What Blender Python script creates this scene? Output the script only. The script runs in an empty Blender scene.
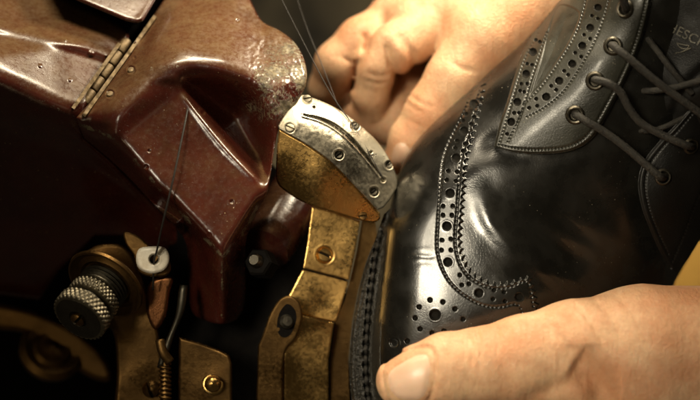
import bpy, bmesh, math, random
import numpy as np
from mathutils import Matrix, Vector
random.seed(4)
S = bpy.context.scene
COL = S.collection
D = 20.0                       # camera distance to the plane of focus (1 unit = 3.6 cm)
S.unit_settings.system = 'METRIC'
S.unit_settings.scale_length = 0.036
M = Matrix.Rotation(-math.radians(35), 4, 'X')      # the camera looks down by 35 degrees
UP = M.inverted().to_3x3() @ Vector((0, 0, 1))      # world up seen in working space

# ------------------------------------------------------------------ helpers
def P(px, py, y):
    """photo-plane measure (1/100 unit) + depth -> point in working space"""
    y = np.asarray(y, float) / 100.0
    k = (D + y) / D
    return np.stack([(np.asarray(px, float) - 350) / 100 * k, y + 0 * np.asarray(px, float),
                     (200 - np.asarray(py, float)) / 100 * k], -1)

def V(px, py, y):
    return Vector(P(px, py, y).tolist())

def smooth(a, b, x):
    t = np.clip((x - a) / (b - a), 0, 1)
    return t * t * (3 - 2 * t)

def spl(pts, n=8, closed=False):
    p = np.array(pts, float); N = len(p); out = []
    rng = N if closed else N - 1
    for i in range(rng):
        if closed:
            a, b, c, d = p[(i-1) % N], p[i], p[(i+1) % N], p[(i+2) % N]
        else:
            b, c = p[i], p[i+1]
            a = p[i-1] if i > 0 else 2*b - c
            d = p[i+2] if i + 2 < N else 2*c - b
        for k in range(n):
            t = k / n
            out.append(0.5*((2*b) + (-a+c)*t + (2*a-5*b+4*c-d)*t*t + (-a+3*b-3*c+d)*t**3))
    if not closed:
        out.append(p[-1])
    return np.array(out)

def resample(line, step):
    line = np.array(line, float)
    seg = np.linalg.norm(np.diff(line, axis=0), axis=1)
    s = np.concatenate([[0], np.cumsum(seg)])
    n = max(2, int(round(s[-1] / step)) + 1)
    t = np.linspace(0, s[-1], n)
    return np.stack([np.interp(t, s, line[:, k]) for k in range(line.shape[1])], 1)

def zigzag(line, step, amp):
    q = resample(line, step / 2)
    tg = np.gradient(q, axis=0); tg /= np.linalg.norm(tg, axis=1)[:, None]
    nr = np.stack([-tg[:, 1], tg[:, 0]], 1)
    sg = np.where(np.arange(len(q)) % 2 == 0, 1, -1)[:, None]
    return q + nr * sg * amp / 2

def seg_dist(X, Y, line, closed=False):
    """distance and nearest point of every X,Y to a polyline"""
    line = np.array(line, float)
    a = line if closed else line[:-1]
    b = np.roll(line, -1, 0) if closed else line[1:]
    best = np.full(X.shape, 1e18); nx = np.zeros(X.shape); ny = np.zeros(X.shape)
    for (ax, ay), (bx, by) in zip(a, b):
        dx, dy = bx - ax, by - ay; L = dx*dx + dy*dy
        if L < 1e-12: continue
        t = np.clip(((X-ax)*dx + (Y-ay)*dy) / L, 0, 1)
        qx, qy = ax + t*dx, ay + t*dy
        d = (X-qx)**2 + (Y-qy)**2
        m = d < best
        best = np.where(m, d, best); nx = np.where(m, qx, nx); ny = np.where(m, qy, ny)
    return np.sqrt(best), nx, ny

def inside(X, Y, poly):
    poly = np.array(poly, float); r = np.zeros(X.shape, bool)
    for (ax, ay), (bx, by) in zip(poly, np.roll(poly, -1, 0)):
        if ay == by: continue
        c = ((ay > Y) != (by > Y)) & (X < (bx-ax)*(Y-ay)/(by-ay) + ax)
        r ^= c
    return r

def rbf(pts):
    p = np.array(pts, float); n = len(p)
    def ph(r): return np.where(r > 1e-9, r*r*np.log(np.maximum(r, 1e-9)), 0)
    sc = 100.0; q = p[:, :2] / sc
    A = np.zeros((n+3, n+3))
    A[:n, :n] = ph(np.linalg.norm(q[:, None]-q[None], axis=2)) + np.eye(n)*0.02
    A[:n, n] = 1; A[:n, n+1:] = q; A[n, :n] = 1; A[n+1:, :n] = q.T
    w = np.linalg.solve(A, np.concatenate([p[:, 2], [0, 0, 0]]))
    def f(X, Y):
        x, y = X/sc, Y/sc
        o = w[n] + w[n+1]*x + w[n+2]*y
        for i in range(n):
            o = o + w[i]*ph(np.hypot(x-q[i, 0], y-q[i, 1]))
        return o
    return f

def facets(verts, tris):
    v = {k: np.array(a, float) for k, a in verts.items()}
    def f(X, Y):
        best = np.full(X.shape, -1e9); out = np.zeros(X.shape)
        for t in tris:
            a, b, c = (v[k] for k in t.split())
            det = (b[1]-c[1])*(a[0]-c[0]) + (c[0]-b[0])*(a[1]-c[1])
            l1 = ((b[1]-c[1])*(X-c[0]) + (c[0]-b[0])*(Y-c[1])) / det
            l2 = ((c[1]-a[1])*(X-c[0]) + (a[0]-c[0])*(Y-c[1])) / det
            l3 = 1 - l1 - l2
            m = np.minimum(np.minimum(l1, l2), l3)
            z = l1*a[2] + l2*b[2] + l3*c[2]
            k = m > best
            best = np.where(k, m, best); out = np.where(k, z, out)
        return out
    return f

def blur(A, sig):
    if sig <= 0: return A
    r = int(3*sig) + 1
    k = np.exp(-0.5*(np.arange(-r, r+1)/sig)**2); k /= k.sum()
    for ax in (0, 1):
        B = np.pad(A, [(r, r) if i == ax else (0, 0) for i in (0, 1)], mode='edge')
        o = np.zeros_like(A)
        for i, w in enumerate(k):
            o += w * (B[i:i+A.shape[0], :] if ax == 0 else B[:, i:i+A.shape[1]])
        A = o
    return A

def vnoise(X, Y, seed=0):
    xi = np.floor(X).astype(np.int64); yi = np.floor(Y).astype(np.int64)
    fx = X - xi; fy = Y - yi
    def h(a, b):
        n = (a*374761393 + b*668265263 + seed*974634777) & 0x7fffffff
        n = ((n ^ (n >> 13)) * 1274126177) & 0x7fffffff
        return ((n ^ (n >> 16)) & 0xffff) / 65535.0
    u = fx*fx*(3-2*fx); w = fy*fy*(3-2*fy)
    return (h(xi, yi)*(1-u) + h(xi+1, yi)*u)*(1-w) + (h(xi, yi+1)*(1-u) + h(xi+1, yi+1)*u)*w - 0.5

ORG = {}
def link(name, me, mat, parent=None, sm=True):
    o = bpy.data.objects.new(name, me)
    COL.objects.link(o)
    me.transform(M)
    org = ORG[parent.name] if parent else None
    if parent:
        me.transform(Matrix.Translation(-org))
        o.parent = parent
        ORG[o.name] = org
        # every parent further up sits at the same origin
    else:
        c = sum((v.co for v in me.vertices), Vector()) / max(1, len(me.vertices))
        me.transform(Matrix.Translation(-c)); o.location = c
        ORG[o.name] = c
    for m in (mat if isinstance(mat, (list, tuple)) else [mat]):
        me.materials.append(m)
    if sm:
        me.polygons.foreach_set('use_smooth', np.ones(len(me.polygons), bool))
    me.update()
    return o

def thing(name, label, cat, at, group=None):
    o = bpy.data.objects.new(name, None); COL.objects.link(o)
    o.location = M @ at; o.empty_display_size = 0.3
    ORG[o.name] = M @ at
    return tag(o, label, cat, group)

def tag(o, label, cat, group=None, kind=None):
    o['label'] = label
    if cat: o['category'] = cat
    if group: o['group'] = group
    if kind: o['kind'] = kind
    return o

def mesh(v, f):
    me = bpy.data.meshes.new('mesh')
    me.from_pydata([tuple(x) for x in np.asarray(v).tolist()], [], f)
    return me

def relief(name, mat, poly, depth, parent=None, step=1.0, skirt=30, bl=0, edge=0, post=None, sharp_skirt=True, dark=(), wear=None):
    """solid relief: a dense front surface over an outline, its rim turned back by `skirt`"""
    poly = np.array(poly, float)
    x0, y0 = poly.min(0) - 3*step; x1, y1 = poly.max(0) + 3*step
    xs = np.arange(x0, x1, step); ys = np.arange(y0, y1, step)
    X, Y = np.meshgrid(xs, ys)
    Z = depth(X, Y)
    Z = blur(Z, bl/step)
    ins = inside(X, Y, poly)
    if edge:
        d, _, _ = seg_dist(X, Y, poly, True)
        d = np.where(ins, d, 0); t = np.clip(edge - d, 0, edge)
        Z = Z + edge - np.sqrt(np.maximum(edge*edge - t*t, 0))
    if post: Z = post(X, Y, Z)
    anyin = ins[:-1, :-1] | ins[1:, :-1] | ins[:-1, 1:] | ins[1:, 1:]
    H, W = X.shape
    idx = np.arange(H*W).reshape(H, W)
    q = np.stack([idx[:-1, :-1], idx[1:, :-1], idx[1:, 1:], idx[:-1, 1:]], -1)[anyin]
    used = np.zeros(H*W, bool); used[q.ravel()] = True
    out = used & ~ins.ravel()
    xf, yf, zf = X.ravel().copy(), Y.ravel().copy(), Z.ravel().copy()
    if out.any():
        _, nx, ny = seg_dist(xf[out], yf[out], poly, True)
        gx = np.clip((nx-x0)/step, 0, W-1.001); gy = np.clip((ny-y0)/step, 0, H-1.001)
        ix, iy = gx.astype(int), gy.astype(int); fx, fy = gx-ix, gy-iy
        zf[out] = (Z[iy, ix]*(1-fx)+Z[iy, ix+1]*fx)*(1-fy) + (Z[iy+1, ix]*(1-fx)+Z[iy+1, ix+1]*fx)*fy
        xf[out], yf[out] = nx, ny
    new = -np.ones(H*W, int); new[used] = np.arange(used.sum())
    q = new[q]
    v = P(xf[used], yf[used], zf[used]); n = len(v)
    e = np.concatenate([q[:, [0, 1]], q[:, [1, 2]], q[:, [2, 3]], q[:, [3, 0]]])
    key = np.sort(e, 1); kk = key[:, 0]*n + key[:, 1]
    _, first, cnt = np.unique(kk, return_index=True, return_counts=True)
    be = e[first[cnt == 1]]
    bv = np.unique(be)
    mp = -np.ones(n, int)
    F = q.tolist()
    if skirt:
        # the rim gets its own vertices so the corner stays crisp
        xb, yb, zb = xf[used][bv], yf[used][bv], zf[used][bv]
        va = P(xb, yb, zb); vb = P(xb, yb, zb + skirt)
        mp[bv] = np.arange(len(bv))
        off = 0 if not sharp_skirt else n
        if sharp_skirt:
            v = np.concatenate([v, va, vb])
            F += [[n+mp[b], n+mp[a], n+len(bv)+mp[a], n+len(bv)+mp[b]] for a, b in be]
        else:
            v = np.concatenate([v, vb])
            F += [[b, a, n+mp[a], n+mp[b]] for a, b in be]
    o = link(name, mesh(v, F), mat, parent)
    if wear is not None:
        at = o.data.attributes.new('wear', 'FLOAT', 'POINT')
        val = np.zeros(len(o.data.vertices), np.float32); val[:n] = wear(xf[used], yf[used])
        at.data.foreach_set('value', val)
    if dark:  # insides of holes take the dark second material in place of shade
        xu, yu = xf[used], yf[used]; cx = xu[q].mean(1); cy = yu[q].mean(1)
        mi = np.zeros(len(F), np.int32)
        for (a, b), rr in dark: mi[:len(q)][np.hypot(cx-a, cy-b) < rr] = 1
        o.data.polygons.foreach_set('material_index', mi); o.data.update()
    return o

def frame(axis, up=Vector((0, 0, 1))):
    z = Vector(axis).normalized()
    x = Vector(up).cross(z)
    if x.length < 1e-4: x = Vector((1, 0, 0)).cross(z)
    x.normalize(); y = z.cross(x)
    return Matrix((x, y, z)).transposed()

def lathe_geo(prof, c, axis, seg=48, mod=None):
    R = frame(axis); c = Vector(c); vs = []; fs = []
    n = len(prof)
    for i, (r, h) in enumerate(prof):
        for k in range(seg):
            a = 2*math.pi*k/seg
            rr = r + (mod(i, k) if mod else 0)
            vs.append(c + R @ Vector((rr*math.cos(a), rr*math.sin(a), h)))
    for i in range(n-1):
        for k in range(seg):
            k2 = (k+1) % seg
            fs.append([i*seg+k, i*seg+k2, (i+1)*seg+k2, (i+1)*seg+k])
    if prof[-1][0] > 1e-6: fs.append([(n-1)*seg+k for k in range(seg)])
    if prof[0][0] > 1e-6: fs.append([k for k in range(seg)][::-1])
    return vs, fs

def lathe(name, mat, prof, c, axis, parent=None, seg=48, mod=None, angle=35):
    vs, fs = lathe_geo(prof, c, axis, seg, mod)
    me = mesh([tuple(v) for v in vs], fs)
    o = link(name, me, mat, parent)
    me.set_sharp_from_angle(angle=math.radians(angle))
    return o

def ring_prof(r_in, r_out, t, n=10):
    """closed ring profile for lathe (rounded)"""
    rc, rr = (r_in+r_out)/2, (r_out-r_in)/2
    return [(rc + rr*math.cos(a), t*math.sin(a)) for a in [2*math.pi*k/n for k in range(n+1)]]

def tube(name, mat, pts, r, parent=None, seg=10, rfun=None, n=6):
    """round cord through points (working space)"""
    p = spl([tuple(q) for q in pts], n) if n > 1 else np.array([tuple(q) for q in pts])
    tg = np.gradient(p, axis=0); tg /= np.linalg.norm(tg, axis=1)[:, None]
    ref = Vector((0.13, 0.9, 0.41)); vs = []; fs = []
    N = len(p)
    for i in range(N):
        t = Vector(tg[i]); x = ref.cross(t).normalized(); y = t.cross(x)
        rr = r if rfun is None else r*rfun(i/(N-1))
        for k in range(seg):
            a = 2*math.pi*k/seg
            vs.append(Vector(p[i]) + rr*(math.cos(a)*x + math.sin(a)*y))
    for i in range(N-1):
        for k in range(seg):
            k2 = (k+1) % seg
            fs.append([i*seg+k, i*seg+k2, (i+1)*seg+k2, (i+1)*seg+k])
    fs.append(list(range(seg))[::-1]); fs.append([(N-1)*seg+k for k in range(seg)])
    return link(name, mesh([tuple(v) for v in vs], fs), mat, parent)

# ------------------------------------------------------------------ materials
class NT:
    def __init__(s, name):
        s.m = bpy.data.materials.new(name); s.m.use_nodes = True
        s.t = s.m.node_tree; s.t.nodes.clear()
        s.out = s.n('ShaderNodeOutputMaterial'); s.b = s.n('ShaderNodeBsdfPrincipled')
        s.t.links.new(s.b.outputs[0], s.out.inputs[0])
        s.tc = s.n('ShaderNodeTexCoord')
    def n(s, ty, **kw):
        o = s.t.nodes.new(ty)
        for k, v in kw.items(): setattr(o, k, v)
        return o
    def set(s, node, key, val):
        if hasattr(val, 'is_output'): s.t.links.new(val, node.inputs[key])
        elif isinstance(val, tuple) and len(val) == 3: node.inputs[key].default_value = (*val, 1)
        else: node.inputs[key].default_value = val
    def noise(s, scale, detail=4, rough=0.55, dist=0, vec=None):
        o = s.n('ShaderNodeTexNoise'); s.set(o, 'Scale', scale); s.set(o, 'Detail', detail)
        s.set(o, 'Roughness', rough); s.set(o, 'Distortion', dist)
        s.t.links.new(vec if vec else s.tc.outputs['Object'], o.inputs['Vector'])
        return o.outputs['Fac']
    def stretch(s, sx, sy, sz, rot=(0, 0, 0)):
        o = s.n('ShaderNodeMapping'); o.inputs['Scale'].default_value = (sx, sy, sz)
        o.inputs['Rotation'].default_value = rot
        s.t.links.new(s.tc.outputs['Object'], o.inputs['Vector']); return o.outputs[0]
    def voro(s, scale, feature='F1', vec=None, rnd=1.0):
        o = s.n('ShaderNodeTexVoronoi', feature=feature); s.set(o, 'Scale', scale); s.set(o, 'Randomness', rnd)
        s.t.links.new(vec if vec else s.tc.outputs['Object'], o.inputs['Vector'])
        return o.outputs['Distance']
    def ramp(s, fac, a, b, lo=0.0, hi=1.0):
        o = s.n('ShaderNodeMapRange', interpolation_type='SMOOTHSTEP'); s.set(o, 'Value', fac)
        s.set(o, 'From Min', a); s.set(o, 'From Max', b); s.set(o, 'To Min', lo); s.set(o, 'To Max', hi)
        return o.outputs[0]
    def math(s, op, a, b=0.0):
        o = s.n('ShaderNodeMath', operation=op); s.set(o, 0, a); s.set(o, 1, b); return o.outputs[0]
    def mix(s, fac, a, b):
        o = s.n('ShaderNodeMix', data_type='RGBA')
        for i, val in ((0, fac), (6, a), (7, b)):
            if hasattr(val, 'is_output'): s.t.links.new(val, o.inputs[i])
            elif isinstance(val, tuple): o.inputs[i].default_value = (*val, 1)
            else: o.inputs[i].default_value = val
        return o.outputs[2]
    def upness(s):
        g = s.n('ShaderNodeNewGeometry'); d = s.n('ShaderNodeVectorMath', operation='DOT_PRODUCT')
        s.t.links.new(g.outputs['Normal'], d.inputs[0]); d.inputs[1].default_value = (0, 0, 1)
        return d.outputs['Value']
    def pointy(s):
        return s.n('ShaderNodeNewGeometry').outputs['Pointiness']
    def bump(s, h, dist, strength=1.0, chain=None):
        o = s.n('ShaderNodeBump'); s.set(o, 'Height', h); s.set(o, 'Distance', dist); s.set(o, 'Strength', strength)
        if chain: s.t.links.new(chain, o.inputs['Normal'])
        return o.outputs[0]
    def fin(s, color, rough, metal=0.0, normal=None, **kw):
        s.set(s.b, 'Base Color', color); s.set(s.b, 'Roughness', rough); s.set(s.b, 'Metallic', metal)
        if normal: s.t.links.new(normal, s.b.inputs['Normal'])
        for k, v in kw.items(): s.set(s.b, k.replace('_', ' '), v)
        return s.m

def mat_paint(name, dusty=1.0, base=(0.066, 0.0125, 0.0075), rough=0.2):
    t = NT(name)
    up = t.upness()
    big = t.noise(1.4, 6, 0.65, 0.3); fine = t.noise(22, 6, 0.7); mid = t.noise(6, 5, 0.65)
    col = t.mix(t.ramp(big, 0.35, 0.7), base, tuple(c*0.55 for c in base))
    col = t.mix(t.ramp(mid, 0.45, 0.75, 0, 0.5), col, (0.062, 0.026, 0.012))
    d = t.math('MULTIPLY', t.ramp(up, 0.62, 1.0), t.ramp(t.math('ADD', t.math('MULTIPLY', mid, 0.55), t.math('MULTIPLY', fine, 0.45)), 0.05, 0.85))
    d = t.math('MULTIPLY', d, 0.56*dusty)
    col = t.mix(d, col, (0.23, 0.15, 0.062))
    sp = t.ramp(t.voro(15), 0.10, 0.055)
    sp2 = t.ramp(t.noise(3.3, 2), 0.5, 0.62)
    chips = t.math('MULTIPLY', sp, sp2)
    col = t.mix(t.math('MULTIPLY', chips, 0.8*dusty), col, (0.42, 0.31, 0.16))
    gr = t.ramp(t.noise(60, 3, 0.8), 0.64, 0.72)
    col = t.mix(t.math('MULTIPLY', gr, 0.35*dusty), col, (0.4, 0.3, 0.18))
    ro = t.math('ADD', t.math('MULTIPLY', d, 0.3), t.ramp(fine, 0.3, 0.75, rough-0.08, rough+0.14))
    wa = t.n('ShaderNodeAttribute', attribute_name='wear').outputs['Fac']
    wn = t.noise(34, 5, 0.75)
    wm = t.ramp(t.math('ADD', wa, t.math('MULTIPLY', t.math('SUBTRACT', wn, 0.5), 1.6)), 0.42, 0.62)
    col = t.mix(wm, col, t.mix(t.ramp(t.noise(16, 4, 0.7), 0.35, 0.65), (0.21, 0.17, 0.095), (0.075, 0.06, 0.036)))
    ro = t.math('ADD', ro, t.math('MULTIPLY', wm, 0.3))
    nb = t.bump(wm, 0.01, 0.5)
    nb = t.bump(t.noise(9, 4, 0.6), 0.007, 0.4, nb)
    nb = t.bump(fine, 0.003, 0.5, nb)
    nb = t.bump(t.math('ADD', chips, gr), 0.008, 0.6, nb)
    return t.fin(col, ro, 0.0, nb, Coat_Weight=0.4, Coat_Roughness=0.16)

def mat_metal(name, col, dark, rough=0.28, grime=0.6, sx=1.0, scr=1.0):
    t = NT(name)
    n1 = t.noise(1.8, 3, 0.5, 0.2); n2 = t.noise(3.5, 2, 0.45); n3 = t.noise(55, 4, 0.7)
    st = t.noise(30, 3, 0.6)
    g = t.math('ADD', t.math('MULTIPLY', n1, 0.75), t.math('MULTIPLY', n2, 0.25))
    c = t.mix(t.ramp(g, 0.40, 0.72, 0, grime), col, dark)
    c = t.mix(t.ramp(n3, 0.60, 0.85, 0, grime*0.1), c, tuple(x*0.5 for x in dark))
    ro = t.math('ADD', t.ramp(g, 0.3, 0.7, rough-0.08, rough+0.2), t.ramp(st, 0.3, 0.7, -0.05, 0.09))
    nb = t.bump(st, 0.002*scr, 0.4); nb = t.bump(n2, 0.012*scr, 0.5, nb); nb = t.bump(n3, 0.004, 0.5, nb)
    return t.fin(c, ro, 1.0, nb)

def mat_leather(name, base=(0.0042, 0.0040, 0.0033), rough=0.26, grain=1.0, dust=1.0, coat=0.22, spec=0.5):
    t = NT(name)
    n = t.noise(3, 5, 0.6); v = t.voro(34, 'DISTANCE_TO_EDGE', t.stretch(1, 1, 1.2))
    f = t.noise(70, 3, 0.6)
    c = t.mix(t.ramp(n, 0.35, 0.7), base, tuple(x*1.9 for x in base))
    sp = t.math('MULTIPLY', t.ramp(t.voro(20), 0.085, 0.05), t.ramp(t.noise(2.3, 3), 0.50, 0.60))
    c = t.mix(t.math('MULTIPLY', sp, 0.55*dust), c, (0.35, 0.31, 0.22))
    ro = t.math('ADD', t.ramp(n, 0.3, 0.75, rough-0.05, rough+0.09), t.math('MULTIPLY', sp, 0.3))
    nb = t.bump(t.ramp(v, 0, 0.12), 0.002*grain, 0.25)
    nb = t.bump(f, 0.002*grain, 0.4, nb)
    nb = t.bump(t.noise(7, 3, 0.5), 0.006*grain, 0.3, nb)
    return t.fin(c, ro, 0.0, nb, Specular_IOR_Level=spec, Coat_Weight=coat, Coat_Roughness=0.13)

def mat_skin(name, base, red):
    t = NT(name)
    n = t.noise(1.6, 5, 0.6); m = t.noise(7, 5, 0.65); f = t.noise(38, 4, 0.7)
    c = t.mix(t.ramp(n, 0.35, 0.68), base, red)
    c = t.mix(t.ramp(m, 0.4, 0.72, 0, 0.4), c, tuple(x*0.72 for x in red))
    c = t.mix(t.ramp(f, 0.55, 0.75, 0, 0.25), c, tuple(min(1, x*1.25) for x in base))
    v = t.voro(22, 'DISTANCE_TO_EDGE', t.stretch(0.7, 1, 1.6, (0, 0.3, 0)))
    w = t.noise(9, 5, 0.7, 0.6, t.stretch(2.2, 1, 0.55, (0, 0.25, 0)))
    c = t.mix(t.ramp(v, 0.10, 0.0, 0, 0.14), c, tuple(x*0.6 for x in red))
    c = t.mix(t.ramp(w, 0.56, 0.72, 0, 0.16), c, tuple(x*0.7 for x in red))
    nb = t.bump(t.ramp(v, 0, 0.18), 0.005, 0.45)
    nb = t.bump(w, 0.042, 0.45, nb)
    nb = t.bump(f, 0.006, 0.45, nb)
    return t.fin(c, t.ramp(m, 0.3, 0.7, 0.42, 0.6), 0.0, nb, Subsurface_Weight=0.18,
                 Subsurface_Scale=0.06, Specular_IOR_Level=0.42)

def mat_plain(name, c1, c2, rough=0.6, scale=8, metal=0.0, bd=0.01, **kw):
    t = NT(name)
    n = t.noise(scale, 6, 0.65); f = t.noise(scale*6, 4, 0.6)
    c = t.mix(t.ramp(n, 0.3, 0.72), c1, c2)
    nb = t.bump(f, bd*0.4, 0.6); nb = t.bump(n, bd, 0.6, nb)
    return t.fin(c, t.ramp(f, 0.3, 0.7, rough-0.07, rough+0.08), metal, nb, **kw)

PAINT = mat_paint('maroon_enamel')
PAINT_SHADE = mat_paint('maroon_enamel_shaded', 0.35, (0.028, 0.006, 0.004))  # same enamel, its shade darkened into the base colour
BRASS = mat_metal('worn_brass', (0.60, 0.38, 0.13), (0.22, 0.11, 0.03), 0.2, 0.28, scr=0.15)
BRASS_DARK = mat_metal('tarnished_shaded_brass', (0.19, 0.108, 0.038), (0.035, 0.02, 0.009), 0.38, 0.8, scr=0.5)  # tarnish, and the shade low at the left put into the colour
STEEL = mat_metal('scratched_steel', (0.42, 0.385, 0.305), (0.16, 0.135, 0.09), 0.31, 0.7, scr=0.9)
KNURL = mat_metal('shaded_knurled_steel', (0.24, 0.21, 0.15), (0.08, 0.07, 0.05), 0.36, 0.7)  # knob steel, colour darkened to stand for the shade around it
STEEL_DARK = mat_metal('oily_steel', (0.10, 0.09, 0.07), (0.03, 0.026, 0.02), 0.38, 0.7)
IRON = mat_plain('blackened_iron', (0.003, 0.0024, 0.002), (0.006, 0.0045, 0.0035), 0.85, 6, Specular_IOR_Level=0.12)
LEATHER = mat_leather('black_calf', grain=0.5)
LEATHER_Q = mat_leather('black_calf_facing', (0.011, 0.0108, 0.0075), 0.40, 1.4, 1.3, 0.1)
LEATHER_D = mat_leather('black_leather_shaded', (0.0028, 0.0026, 0.0022), 0.5, 1.8, 0.5, 0.03, 0.28)  # leather copy with the shade of throat and far side in its colour
HINGE = mat_plain('dusty_hinge_metal', (0.10, 0.065, 0.03), (0.24, 0.17, 0.085), 0.55, 12, 0.3)
HOLE = mat_plain('punched_hole_shade', (0.004, 0.0036, 0.003), (0.008, 0.007, 0.005), 0.8, 20, 0, 0.004, Specular_IOR_Level=0.08)  # matte black standing in for the shade inside the punched holes
WELT = mat_plain('grey_black_welt', (0.005, 0.0045, 0.0037), (0.030, 0.027, 0.020), 0.22, 40, 0, 0.02)
SOLE = mat_plain('dark_sole_edge', (0.02, 0.015, 0.01), (0.05, 0.04, 0.03), 0.5, 9)
LACE = mat_plain('waxed_lace', (0.004, 0.0034, 0.0024), (0.030, 0.025, 0.017), 0.65, 40, 0, 0.03)
THREAD = mat_plain('dark_thread', (0.008, 0.006, 0.004), (0.02, 0.016, 0.012), 0.6, 20)
CERAMIC = mat_plain('white_ceramic', (0.72, 0.68, 0.58), (0.5, 0.44, 0.34), 0.3, 5)
SKIN = mat_skin('warm_skin', (0.65, 0.405, 0.235), (0.56, 0.265, 0.132))
NAIL = mat_plain('fingernail', (0.68, 0.455, 0.32), (0.62, 0.39, 0.26), 0.42, 3, 0, 0.004, Subsurface_Weight=0.15, Subsurface_Scale=0.08)
EMBOSS = mat_plain('worn_stamp', (0.10, 0.09, 0.065), (0.03, 0.028, 0.02), 0.4, 18)

# ------------------------------------------------------------------ surface-net hands
def smin(a, b, k):
    h = np.clip(0.5 + 0.5*(b-a)/k, 0, 1)
    return b*(1-h) + a*h - k*h*(1-h)

def cone(p, a, b, ra, rb):
    ba = b - a; L = (ba*ba).sum()
    t = np.clip(((p-a) @ ba) / L, 0, 1)
    return np.linalg.norm(p - a - t[..., None]*ba, axis=-1) - (ra + (rb-ra)*t)

def chains_sdf(chains, bumps=()):
    """chains: list of (blend, [(px,py,ypx,r), ...]) -> signed distance function in working space"""
    C = []
    for k, ch in chains:
        C.append((k, [(P(a, b, c), r/100*(D+c/100)/D) for a, b, c, r in ch]))
    def f(p):
        tot = None
        for k, ch in C:
            d = None
            for (a, ra), (b, rb) in zip(ch[:-1], ch[1:]):
                e = cone(p, a, b, ra, rb)
                d = e if d is None else smin(d, e, 0.06)
            tot = d if tot is None else smin(tot, d, k)
        for fn in bumps: tot = tot + fn(p)
        return tot
    return f

def to_px(p):
    k = (D + p[..., 1]) / D
    return 350 + p[..., 0]/k*100, 200 - p[..., 2]/k*100

def surface_net(f, lo, hi, h):
    n = np.ceil((hi-lo)/h).astype(int) + 1
    g = np.stack(np.meshgrid(*[lo[i] + h*np.arange(n[i]) for i in range(3)], indexing='ij'), -1)
    F = np.concatenate([f(g[i:i+8]) for i in range(0, n[0], 8)])
    ins = F < 0
    acc = np.zeros(tuple(n-1) + (3,)); cnt = np.zeros(tuple(n-1))
    cs = [(i, j, k) for i in (0, 1) for j in (0, 1) for k in (0, 1)]
    def sl(c): return tuple(slice(c[d], n[d]-1+c[d]) for d in range(3))
    for a in cs:
        for ax in range(3):
            if a[ax]: continue
            b = list(a); b[ax] = 1; b = tuple(b)
            fa, fb = F[sl(a)], F[sl(b)]
            m = (fa < 0) != (fb < 0)
            t = np.where(m, fa/np.where(m, fa-fb, 1), 0)
            pt = np.array(a, float) + t[..., None]*(np.array(b)-np.array(a))
            acc += np.where(m[..., None], pt, 0); cnt += m
    act = cnt > 0
    ids = -np.ones(act.shape, int); ids[act] = np.arange(act.sum())
    ii = np.argwhere(act)
    v = lo + h*(ii + acc[act]/cnt[act][:, None])
    faces = []
    for ax in range(3):
        u, w = (ax+1) % 3, (ax+2) % 3
        A = [slice(None)]*3; B = [slice(None)]*3
        A[ax] = slice(0, -1); B[ax] = slice(1, None)
        m = ins[tuple(A)] != ins[tuple(B)]
        e = np.argwhere(m)
        ok = (e[:, u] > 0) & (e[:, w] > 0) & (e[:, u] < n[u]-1) & (e[:, w] < n[w]-1)
        e = e[ok]
        q = []
        for du, dw in ((0, 0), (-1, 0), (-1, -1), (0, -1)):
            c = e.copy(); c[:, u] += du; c[:, w] += dw
            q.append(ids[c[:, 0], c[:, 1], c[:, 2]])
        q = np.stack(q, 1)
        flip = ~ins[tuple(A)][m][ok]
        q[flip] = q[flip][:, ::-1]
        faces += q.tolist()
    return v, faces

def settle(f, v, h):
    for _ in range(2):
        d = f(v); eps = 1e-3
        gr = np.stack([(f(v + eps*np.eye(3)[i]) - d)/eps for i in range(3)], -1)
        v = v - np.clip(d, -h, h)[:, None]*gr/np.maximum((gr*gr).sum(-1), 0.3)[:, None]
    return v

def hand_mesh(f, lo, hi, h):
    v, q = surface_net(f, lo, hi, h)
    me = mesh(settle(f, v, h), q)
    b = bmesh.new(); b.from_mesh(me)
    bmesh.ops.subdivide_edges(b, edges=b.edges[:], cuts=1, use_grid_fill=True)
    b.to_mesh(me); b.free()
    co = np.empty(len(me.vertices)*3); me.vertices.foreach_get('co', co)
    co = settle(f, co.reshape(-1, 3), h)
    me.vertices.foreach_set('co', co.ravel()); me.update()
    return me

def cast(f, PX, PY, y0, y1, n=140):
    """first hit of the camera ray through each photo point with a signed distance body"""
    best = np.full(PX.shape, y1, float); hit = np.zeros(PX.shape, bool)
    for y in np.linspace(y0, y1, n):
        d = f(P(PX, PY, y)); m = (d < 0) & ~hit
        best[m] = y; hit |= m
    lo = best - (y1-y0)/n; hi = best.copy()
    for _ in range(10):
        mid = (lo+hi)/2; m = f(np.stack([P(PX, PY, 0)[..., 0]*(D+mid/100)/D, mid/100, P(PX, PY, 0)[..., 2]*(D+mid/100)/D], -1)) < 0
        hi = np.where(m, mid, hi); lo = np.where(m, lo, mid)
    return hi

# ================================================================== SHOE
EDGE_UP = [(680, -110), (600, -46), (560, 0), (530, 36), (500, 63), (470, 90), (440, 117), (420, 137), (405, 158)]
EDGE_TOE = [(395, 185), (389, 215), (384.5, 250), (380, 290), (376, 330), (374.5, 360), (377, 390), (384, 425), (398, 460), (425, 490)]
EDGE = spl(EDGE_UP + EDGE_TOE, 5)
_sb = rbf([(385, 330, 4), (440, 310, -12), (440, 230, -2), (425, 180, 10), (470, 125, 12), (530, 60, 12), (585, 0, 5),
           (500, 175, -2), (480, 280, -14), (535, 300, -8), (515, 245, -9), (560, 215, 12), (600, 185, 14), (575, 115, -12),
           (600, 60, -22), (635, 0, -40), (655, 60, -12), (690, 0, -30), (690, 100, 0), (640, 150, 12), (620, 240, 40),
           (660, 285, 90), (565, 270, 22), (480, 380, 4), (600, 370, 80), (720, 260, 140), (440, 400, 6), (440, 470, 50), (560, 460, 110)])
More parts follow.
